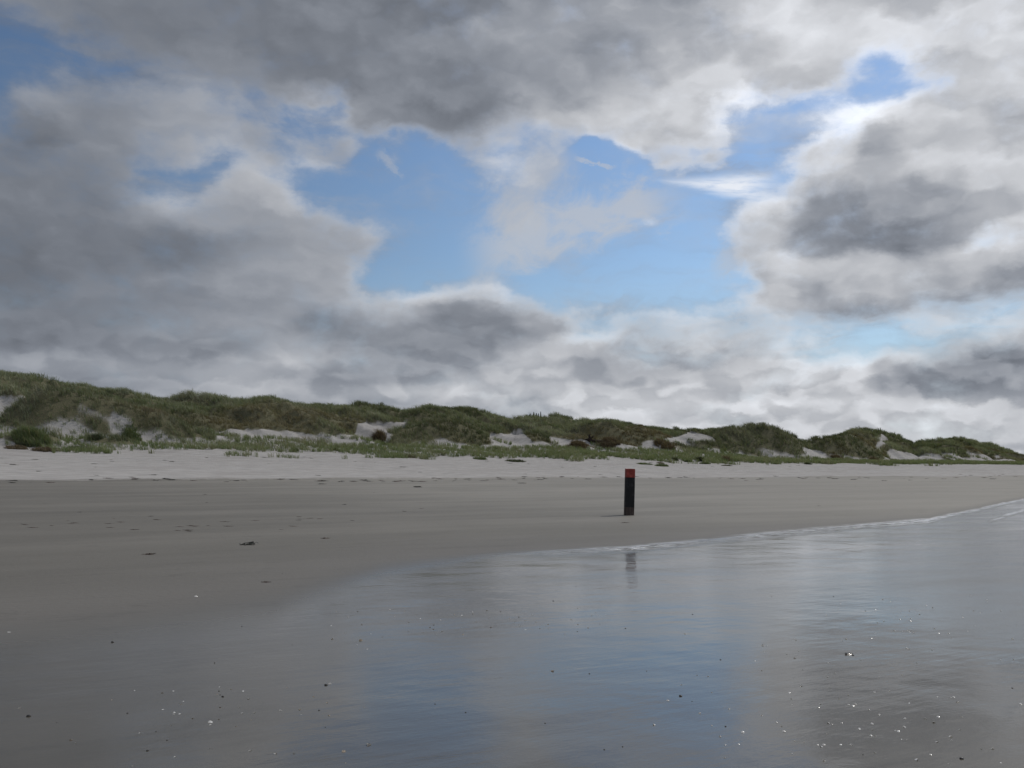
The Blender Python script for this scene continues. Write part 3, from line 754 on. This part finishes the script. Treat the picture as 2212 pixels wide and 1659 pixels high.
def post_piece(name, z0, z1, hw0, hw1, mat, top=False):
    bm = bmesh.new(); n = 6; rings = []
    for k in range(n+1):
        f = k/n; z = z0+(z1-z0)*f; hw = hw0+(hw1-hw0)*f; ring = []
        c = .022
        for sx, sy in ((-1,-1),(1,-1),(1,1),(-1,1)):
            e = ((hw-c)*sx, hw*sy); e2 = (hw*sx, (hw-c)*sy)
            for q in ((e, e2) if sx*sy > 0 else (e2, e)) if False else ((e2, e) if sx*sy > 0 else (e, e2)):
                ring.append(bm.verts.new((q[0]+rnd.uniform(-.0015, .0015), q[1]+rnd.uniform(-.0015, .0015), z+(rnd.uniform(-.006, .006) if top and k == n else 0))))
        rings.append(ring)
    m = len(rings[0])
    for a, b in zip(rings, rings[1:]):
        for i in range(m): bm.faces.new((a[i], a[(i+1) % m], b[(i+1) % m], b[i]))
    if top:
        cz = bm.verts.new((0, 0, z1+.008))
        for i in range(m): bm.faces.new((rings[-1][i], rings[-1][(i+1) % m], cz))
    else: bm.faces.new(rings[-1])
    bm.faces.new(list(reversed(rings[0])))
    bmesh.ops.recalc_face_normals(bm, faces=bm.faces)
    return bm_obj(name, bm, mat, post)
post_piece('foot', -.35, .265, .150, .150, m_foot)['label'] = 'weathered grey brown foot of the pole'
post_piece('shaft', .265, 1.245, .151, .148, m_black)
post_piece('head', 1.245, 1.525, .150, .149, m_red, True)['label'] = 'red painted head of the pole'

# --- pines whose tips show over the ridge
m_needle = simple_mat('pine_needles', (.030, .040, .026), .8, .1, .3, 3.0)
m_bark = simple_mat('pine_bark', (.06, .045, .035), .9, .1, .3, 6.0)
def pine(u, top_px, wid, label):
    s = u*V2P; Pt = PR+12; Y = Pt/q_of(np.array(s)); Y = float(Y); X = Y*(s-512)/FPX
    z0 = float(H(X, Y)); ztop = HC+(470-top_px)/FPX*Y; hgt = ztop-z0
    t = bpy.data.objects.new('pine_tree', None); col.objects.link(t); t.location = (X, Y, z0)
    tag(t, label, 'tree', 'dark pines showing over the dune ridge')
    bm = bmesh.new(); bmesh.ops.create_cone(bm, segments=7, radius1=.14, radius2=.03, depth=hgt*.95, cap_ends=True)
    bmesh.ops.translate(bm, verts=bm.verts, vec=(0, 0, hgt*.46)); bm_obj('trunk', bm, m_bark, t)
    bm = bmesh.new(); lv = 15
    for k in range(lv):
        f = k/(lv-1); z = hgt*(.22+.78*f); rr = wid*(1-f)**.8*rnd.uniform(.7, 1.1)+.03
        for j in range(11):
            a = rnd.random()*6.283; r2 = rr*rnd.uniform(.55, 1.1); w_ = .16+.2*(1-f)
            p0 = Vector((0, 0, z)); p1 = Vector((math.cos(a)*r2, math.sin(a)*r2, z-.12+rnd.uniform(-.1, .2)))
            sd_ = Vector((-math.sin(a), math.cos(a), 0))*w_*.5
            up = Vector((0, 0, .12))
            v = [bm.verts.new(p0-sd_*.3), bm.verts.new(p0+sd_*.3), bm.verts.new(p1*.6+p0*.4+sd_+up), bm.verts.new(p1), bm.verts.new(p1*.6+p0*.4-sd_+up)]
            bm.faces.new(v)
    tip = bm.verts.new((0, 0, hgt)); q1 = [bm.verts.new((math.cos(i*2.1)*.09, math.sin(i*2.1)*.09, hgt*.9)) for i in range(3)]
    for i in range(3): bm.faces.new((q1[i], q1[(i+1) % 3], tip))
    bm_obj('crown', bm, m_needle, t)
for u, tp, wd, lb in ((1145, 414.0, .8, 'leftmost dark pine tip in the clump over the dune ridge'),
                      (1153, 412.6, .75, 'second dark pine tip from the left over the dune ridge'),
                      (1158.5, 413.4, .8, 'middle dark pine tip of the clump over the dune ridge'),
                      (1163, 414.0, .7, 'dark pine tip at the right end of the dense clump over the ridge'),
                      (1168, 412.2, .45, 'slim pointed pine standing apart right of the clump over the ridge'),
                      (1177, 416, .8, 'low pine top right of the slim pointed pine on the ridge'),
                      (1189, 416.6, .9, 'rightmost low dark pine top above the dune ridge')):
    pine(u, tp, wd, lb)

# --- bushes and tussocks that stand by themselves on the sand
def tussock(u, v, wid, hgt, colr, label, name='grass_tussock', cat='tussock', group='lone tussocks on the sand in front of the dunes'):
    g_ = ground_at(u, v)
    if g_ is None: return
    X, Y, Z = g_; n = max(22, int(38*wid)); a = rg.random(n)*6.283; r = np.sqrt(rg.random(n))*wid*.5
    x = np.cos(a)*r; y = np.sin(a)*r*.8; z = H(X+x, Y+y)-Z
    hh_ = hgt*(1-.55*(r/(wid*.5))**2)
    sc = max(1, Y/100)
    o = blades(name, x, y, z, 14, hh_, np.full(n, .15), np.full(n, .032*sc), np.tile(np.array(colr), (n, 1)), lean=.5)
    o.location = (X, Y, Z); tag(o, label, cat, group)
GRN, DGR, RED, BRN = (.105, .135, .058), (.06, .072, .04), (.125, .092, .060), (.12, .09, .062)
tussock(820, 950, 1.5, 1.4, RED, 'reddish brown bush alone in the sandy hollow of the central dune', 'bush', 'bush', None)
for u, v, wd, hh_, c, lb in (
    (70, 948, 3.2, 1.4, GRN, 'wide green grass mound on sand at the far left dune foot'),
    (52, 962, 1.3, .6, DGR, 'small dark tussock below the wide green mound at far left'),
    (98, 974, 2.2, .5, BRN, 'flat dark brown clump of dead grass on the left sand slope'),
    (180, 972, 2.6, .45, DGR, 'long low dark clump right of the flat brown clump, left sand slope'),
    (209, 948, 1.0, .7, DGR, 'small dark rounded tussock under the reddish mound at left'),
    (286, 946, 1.8, 1.0, GRN, 'green tussock between the two big mounds at left'),
    (36, 970, 1.8, .5, BRN, 'brown flat tussock at the extreme left of the sand slope'),
    (1251, 962, 2.4, .8, RED, 'rusty rounded tussock on sand left of the driftwood'),
    (1316, 961, 3.0, .9, BRN, 'brown scrubby tussock just right of the driftwood'),
    (1436, 964, 2.8, 1.0, RED, 'rust topped tussock below the wide sand patch right of centre'),
    (1431, 1007, 1.5, .42, GRN, 'small domed green tussock alone on pale sand right of the pole'),
    (1393, 1003, 1.7, .30, GRN, 'low flat green tussock on pale sand up and left of the domed one'),
    (1427, 1001, .8, .25, BRN, 'tiny brown tuft just above the domed green tussock'),
    (1511.5, 996, .40, .85, DGR, 'left of two thin dark upright tufts side by side, right of the pole'),
    (1516.5, 996, .45, .75, DGR, 'right of two thin dark upright tufts side by side, right of the pole'),
    (1459, 995, .5, .7, DGR, 'single thin dark upright tuft left of the upright pair'),
    (1571, 995, 1.3, .9, BRN, 'purplish brown tuft at the edge of the right hand grass'),
    (1488, 998, 1.0, .5, GRN, 'small green tuft between the single upright tuft and the pair'),
    (1523, 1002, 1.2, .35, GRN, 'low pale green tuft just below the upright pair'),
    (1567, 1000, 1.2, .2, BRN, 'flat dark tuft below the purplish brown tuft'),
    (1569, 1006, 1.3, .2, DGR, 'lowest flat dark tuft on the pale sand right of the pole'),
    (1888, 998, 1.6, 1.1, BRN, 'dark brown round tussock at the foot of the steep sandy path'),
    (1809, 992, 1.8, .9, BRN, 'brown tussock left of the foot of the sandy path'),
    (1746, 1003, .9, .4, DGR, 'tiny dark tuft alone on pale sand at right'),
    (880, 988, 1.5, .5, BRN, 'flat brown tussock at the lower edge of the central grass'),
    (725, 973, 1.0, .45, GRN, 'small green tussock on pale sand below the central grass, left'),
    (637, 975, .9, .5, GRN, 'little green tuft hanging below the left central grass'),
    (1114, 997, 2.2, .35, DGR, 'low dark green clump on pale sand left of the pole'),
    (1037, 992, 1.4, .4, GRN, 'low green tussock at the front edge of the grass left of the pole')):
    tussock(u, v, wd, hh_, c, lb)

# --- driftwood : dark log with an upturned root
m_log = simple_mat('driftwood', (.035, .024, .020), .9, .15, .35, 6.0, .03)
gx = ground_at(1288, 957)
if gx:
    bm = bmesh.new()
    def limb(pts, rs):
        prev = None
        for i, (p, r_) in enumerate(zip(pts, rs)):
            d_ = (Vector(pts[min(i+1, len(pts)-1)])-Vector(pts[max(i-1, 0)])).normalized()
            a_ = d_.orthogonal().normalized(); b_ = d_.cross(a_)
            ring = [bm.verts.new(Vector(p)+(a_*math.cos(k*.785)+b_*math.sin(k*.785))*r_*rnd.uniform(.85, 1.15)) for k in range(8)]
            if prev:
                for k in range(8): bm.faces.new((prev[k], prev[(k+1) % 8], ring[(k+1) % 8], ring[k]))
            else: bm.faces.new(ring)
            prev = ring
        bm.faces.new(list(reversed(prev)))
    limb([(-1.1, 0, .3), (-.6, .05, .28), (.2, 0, .22), (1.0, .1, .2), (1.7, .0, .15)], [.2, .22, .17, .13, .06])
    limb([(-1.0, 0, .3), (-.85, .05, .7), (-.95, 0, 1.0), (-.75, 0, 1.2)], [.28, .2, .13, .05])
    limb([(-.9, 0, .3), (-1.3, .1, .5), (-1.55, .1, .45)], [.2, .12, .05])
    limb([(-.8, 0, .5), (-.45, .0, .85), (-.35, .1, .95)], [.15, .1, .04])
    lg = bm_obj('driftwood_log', bm, m_log); lg.location = gx
    tag(lg, 'dark driftwood log with an upturned root at the dune foot left of the sand patch', 'driftwood')

# --- seaweed clumps, shells, pebbles
m_weed = simple_mat('seaweed', (.016, .016, .008), .55, .4, .4, 14.0)
m_weed2 = simple_mat('brown_seaweed', (.060, .036, .024), .55, .4, .4, 14.0)
m_shell = simple_mat('white_shell', (.76, .75, .72), .16, .8, .06, 30.0)
m_mussel = simple_mat('mussel_shell', (.012, .013, .016), .18, .6, .3, 30.0)
m_tan = simple_mat('tan_shell', (.40, .33, .25), .5, .4, .2, 30.0)
m_peb = simple_mat('dark_pebble', (.030, .028, .026), .45, .5, .3, 20.0)
def weed_mesh(seed):
    r_ = random.Random(seed); bm = bmesh.new()
    bmesh.ops.create_icosphere(bm, subdivisions=2, radius=.5)
    for v in bm.verts:
        k = 1+.5*math.sin(v.co.x*9+seed)*math.cos(v.co.y*11+seed*2)+r_.uniform(-.2, .2)
        v.co = Vector((v.co.x*k, v.co.y*.7*k, max(v.co.z, -.1)*.28*k*r_.uniform(.6, 1.3)))
    for i in range(9):
        a = r_.random()*6.28; p = Vector((math.cos(a)*.2, math.sin(a)*.15, .04)); w_ = .035; prev = None
        for k in range(6):
            d_ = Vector((math.cos(a), math.sin(a), 0)); sdv = Vector((-d_.y, d_.x, 0))*w_*(1-k/7)
            z = .05+.06*math.sin(k*1.3+i)
            cur = [bm.verts.new((p.x-sdv.x, p.y-sdv.y, z)), bm.verts.new((p.x, p.y, z+.03)), bm.verts.new((p.x+sdv.x, p.y+sdv.y, z))]
            if prev:
                bm.faces.new((prev[0], prev[1], cur[1], cur[0])); bm.faces.new((prev[1], prev[2], cur[2], cur[1]))
            prev = cur; p = p+d_*.13; a += r_.uniform(-.6, .6)
    me = bpy.data.meshes.new('seaweed_clump'); bm.to_mesh(me); bm.free(); return me
WM = [weed_mesh(i) for i in range(5)]
for i, m in enumerate(WM): m.materials.append(m_weed if i % 2 == 0 else m_weed2)
def shell_mesh(kind):
    """open ribbed half shell lying hollow side down"""
    bm = bmesh.new(); nr, na = 7, 22; prev = None
    apex = bm.verts.new((-.5, 0, .10))
    for i in range(1, nr+1):
        f = i/nr; row = []
        for k in range(na+1):
            a = -math.pi*.62+math.pi*1.24*k/na
            rr_ = f*(1.0 if kind != 'mussel' else 1.0)
            x = -.5+rr_*math.cos(a*.72)*1.0; y = rr_*math.sin(a*.72)*(.62 if kind != 'mussel' else .36)
            d2 = min(1, math.hypot(x/.55, y/.48)); z = .30*math.sqrt(max(0, 1-min(1, f**1.7)))+.012*math.cos(k*math.pi)*(0 if kind == 'mussel' else 1)+.02
            row.append(bm.verts.new((x, y, z)))
        if prev is None:
            for k in range(na): bm.faces.new((apex, row[k], row[k+1]))
        else:
            for k in range(na): bm.faces.new((prev[k], row[k], row[k+1], prev[k+1]))
        prev = row
    bmesh.ops.solidify(bm, geom=bm.faces[:], thickness=.03)
    bmesh.ops.recalc_face_normals(bm, faces=bm.faces[:])
    me = bpy.data.meshes.new('shell'); bm.to_mesh(me); bm.free()
    for p in me.polygons: p.use_smooth = True
    return me
SHM = shell_mesh('cockle'); SHM.materials.append(m_shell)
SHT = shell_mesh('cockle'); SHT.materials.append(m_tan)
SHU = shell_mesh('mussel'); SHU.materials.append(m_mussel)
def peb_mesh(seed):
    r_ = random.Random(seed); bm = bmesh.new(); bmesh.ops.create_icosphere(bm, subdivisions=2, radius=.5)
    ax = [Vector((r_.uniform(-1, 1), r_.uniform(-1, 1), r_.uniform(-1, 1))).normalized() for _ in range(4)]
    for v in bm.verts:
        k = 1+.13*sum(math.sin(3*v.co.dot(a)+i) for i, a in enumerate(ax)); v.co = Vector((v.co.x*k*1.2, v.co.y*k*.9, v.co.z*k*.6+.12))
    me = bpy.data.meshes.new('pebble'); bm.to_mesh(me); bm.free()
    for p in me.polygons: p.use_smooth = True
    return me
PBM = [peb_mesh(i) for i in range(3)]
for m in PBM: m.materials.append(m_peb)
SHR = {'pebble': .72, 'shell': .78}
def place(name, me, u, v, size, label, cat, group=None, flat=1.0, tall=1.0, rz=None, dz=0.0):
    g_ = ground_at(u, v)
    if g_ is None: return None
    o = bpy.data.objects.new(name, me); col.objects.link(o)
    o.location = (g_[0], g_[1], g_[2]+dz); o.rotation_euler = (rnd.uniform(-.1, .1), rnd.uniform(-.1, .1), rnd.uniform(0, 6.28) if rz is None else rz)
    size *= SHR.get(name, 1.0)
    o.scale = (size, size*flat, size*tall); tag(o, label, cat, group); return o
# named pieces
place('seaweed_clump', WM[0], 537, 1177, .28, 'biggest dark green seaweed clump, alone on the damp sand at left', 'seaweed', None, 1, 1.1, .1)
place('seaweed_clump', WM[1], 322, 1198, .16, 'brown seaweed clump below and left of the biggest one', 'seaweed', None, 1, 1, .2)
place('seaweed_clump', WM[3], 703, 1163.5, .13, 'small brown seaweed clump above and right of the biggest one', 'seaweed', None, 1, 1, .2)
place('seaweed_clump', WM[1], 575, 1258, .09, 'small brown seaweed clump where the damp sand turns glossy', 'seaweed', None, 1, 1, 0)
place('seaweed_clump', WM[0], 903, 1052.5, .42, 'dark seaweed clump just in front of the tide line, centre left', 'seaweed', None, .7, .9, 0)
place('seaweed_clump', WM[2], 1128, 1044, .5, 'thin dark seaweed clump on damp sand left of the pole', 'seaweed', None, .5, .5, 0)
place('mussel_shell', SHU, 1834, 1413.5, .078, 'long dark mussel shell lying on the wet sand at right', 'shell', None, .8, .55, .1)
place('pebble', PBM[0], 1470, 1505, .028, 'dark pebble on the wet sand below the blue reflection', 'pebble')
place('pebble', PBM[1], 2077, 1641, .024, 'dark pebble near the bottom right corner', 'pebble')
place('pebble', PBM[2], 62, 1548, .030, 'dark pebble near the bottom left edge', 'pebble')
place('pebble', PBM[0], 243, 1388, .036, 'dark pebble on the grey wet sand at left, below the damp sand', 'pebble')
place('pebble', PBM[1], 704, 1481, .028, 'dark pebble touching a pale shell, left of the blue reflection', 'pebble')
place('shell', SHM, 713, 1479, .030, 'pale shell touching a dark pebble, left of the blue reflection', 'shell')
place('pebble', PBM[2], 481, 1506, .022, 'dark pebble beside the scatter of pale shells at lower left', 'pebble')
place('pebble', PBM[0], 1843, 1416, .02, 'tiny stone at the blunt end of the mussel shell', 'pebble')
place('shell', SHM, 422, 1289, .050, 'white shell alone on the damp sand, centre left', 'shell')
place('shell', SHM, 20, 1367, .040, 'white shell near the left edge where wet sand begins', 'shell')
place('shell', SHM, 455, 1561, .034, 'bright white shell below the pale scatter at lower left', 'shell')
place('shell', SHT, 1193, 1451, .034, 'tan shell in the middle of the blue reflection', 'shell')
place('shell', SHM, 1648, 1395, .032, 'bright white shell left of the mussel shell on the dark reflection', 'shell')
place('shell', SHM, 797, 1611, .036, 'larger pale shell at the bottom, centre left', 'shell')
place('shell', SHT, 742, 1625, .026, 'tan shell at the bottom just left of the larger pale shell', 'shell')
place('shell', SHT, 780, 1384, .040, 'tan shell at the left end of a row of shell bits in the blue reflection', 'shell')
# scatters
def scatter(n, reg, fn, wgt=None):
    c = 0; k = 0
    while c < n and k < n*60:
        k += 1
        u, v = rnd.uniform(reg[0], reg[2]), rnd.uniform(reg[1], reg[3])
        if wgt and rnd.random() > wgt(u, v): continue
        if u < -30 or u > 2240 or v > 1670: continue
        fn(u, v); c += 1
nz = lambda a, b, s: float(vnoise(a, b, s))
scatter(150, (1400, 1280, 2212, 1659), lambda u, v: place('shell', SHM, u, v, rnd.uniform(.010, .023), 'small white shell standing for a sun glint on the dark wet sand at right', 'shell', 'white shells standing for sun glints on the right hand wet sand', 1, 1.2),
        lambda u, v: (.15+.85*math.exp(-((u-2000)/200)**2-((v-1345)/50)**2)+.5*math.exp(-((u-1850)/260)**2-((v-1560)/70)**2)))  # white shells added for the sun's sparkle on the wet sand
scatter(60, (700, 1305, 1330, 1420), lambda u, v: place('shell', SHT if rnd.random() < .5 else SHM, u, v, rnd.uniform(.012, .026), 'small pale shell bit in the band across the blue reflection', 'shell', 'pale shell bits in the middle of the wet sand', 1.0, .8),
        lambda u, v: math.exp(-((v-(1345+(1000-u)*.06))/26)**2))
scatter(44, (40, 1480, 820, 1659), lambda u, v: place('shell', SHT if rnd.random() < .35 else SHM, u, v, rnd.uniform(.010, .024), 'small pale shell on the dull wet sand at lower left', 'shell', 'pale shells on the lower left wet sand', .8, .7),
        lambda u, v: .2+math.exp(-((v-1525)/40)**2-((u-470)/200)**2))
scatter(38, (0, 1200, 2212, 1659), lambda u, v: place('pebble', PBM[rnd.randrange(3)], u, v, rnd.uniform(.008, .018), 'tiny dark pebble scattered on the wet sand', 'pebble', 'tiny dark pebbles on the wet sand'), None)
scatter(26, (20, 1115, 700, 1150), lambda u, v: place('seaweed_strand', WM[rnd.choice((1, 3))], u, v, rnd.uniform(.08, .22), 'thin flat seaweed strand in the row on the damp sand at left', 'seaweed', 'seaweed strands in a row on the damp sand', .5, .35, rnd.uniform(-.5, .5)),
        lambda u, v: nz(u*.012, v*.09, 3)**2*1.6)
scatter(26, (0, 1045, 2212, 1180), lambda u, v: place('seaweed_strand', WM[rnd.randrange(5)], u, v, rnd.uniform(.06, .22), 'stray thin seaweed strand on the open damp sand', 'seaweed', 'stray seaweed strands on the damp sand', .5, .4, rnd.uniform(-.5, .5)) if v < 1200-.05*u else None, None)
scatter(130, (0, 1024, 2212, 1046), lambda u, v: place('seaweed_clump', WM[rnd.randrange(5)], u, v, rnd.uniform(.12, .55), 'small dark seaweed clump in the debris line between dry and damp sand', 'seaweed', 'seaweed clumps along the debris line', .6, .5, rnd.uniform(-.4, .4)),
        lambda u, v: math.exp(-((v-(1042-.006*u-3*math.sin(u*.006)))/3.6)**2)*(.3+1.0*math.exp(-((u-1050)/330)**2)+.4*nz(u*.02, 1, 2)))
scatter(70, (0, 978, 2000, 1028), lambda u, v: place('seaweed_clump', WM[rnd.randrange(5)], u, v, rnd.uniform(.15, .6), 'small dark debris clump on the pale dry sand', 'debris', 'dark debris clumps on the dry sand', .5, .3, rnd.uniform(-.4, .4)),
        lambda u, v: (1.0 if v < 1004+.006*u else .45)*nz(u*.02, v*.2, 4))
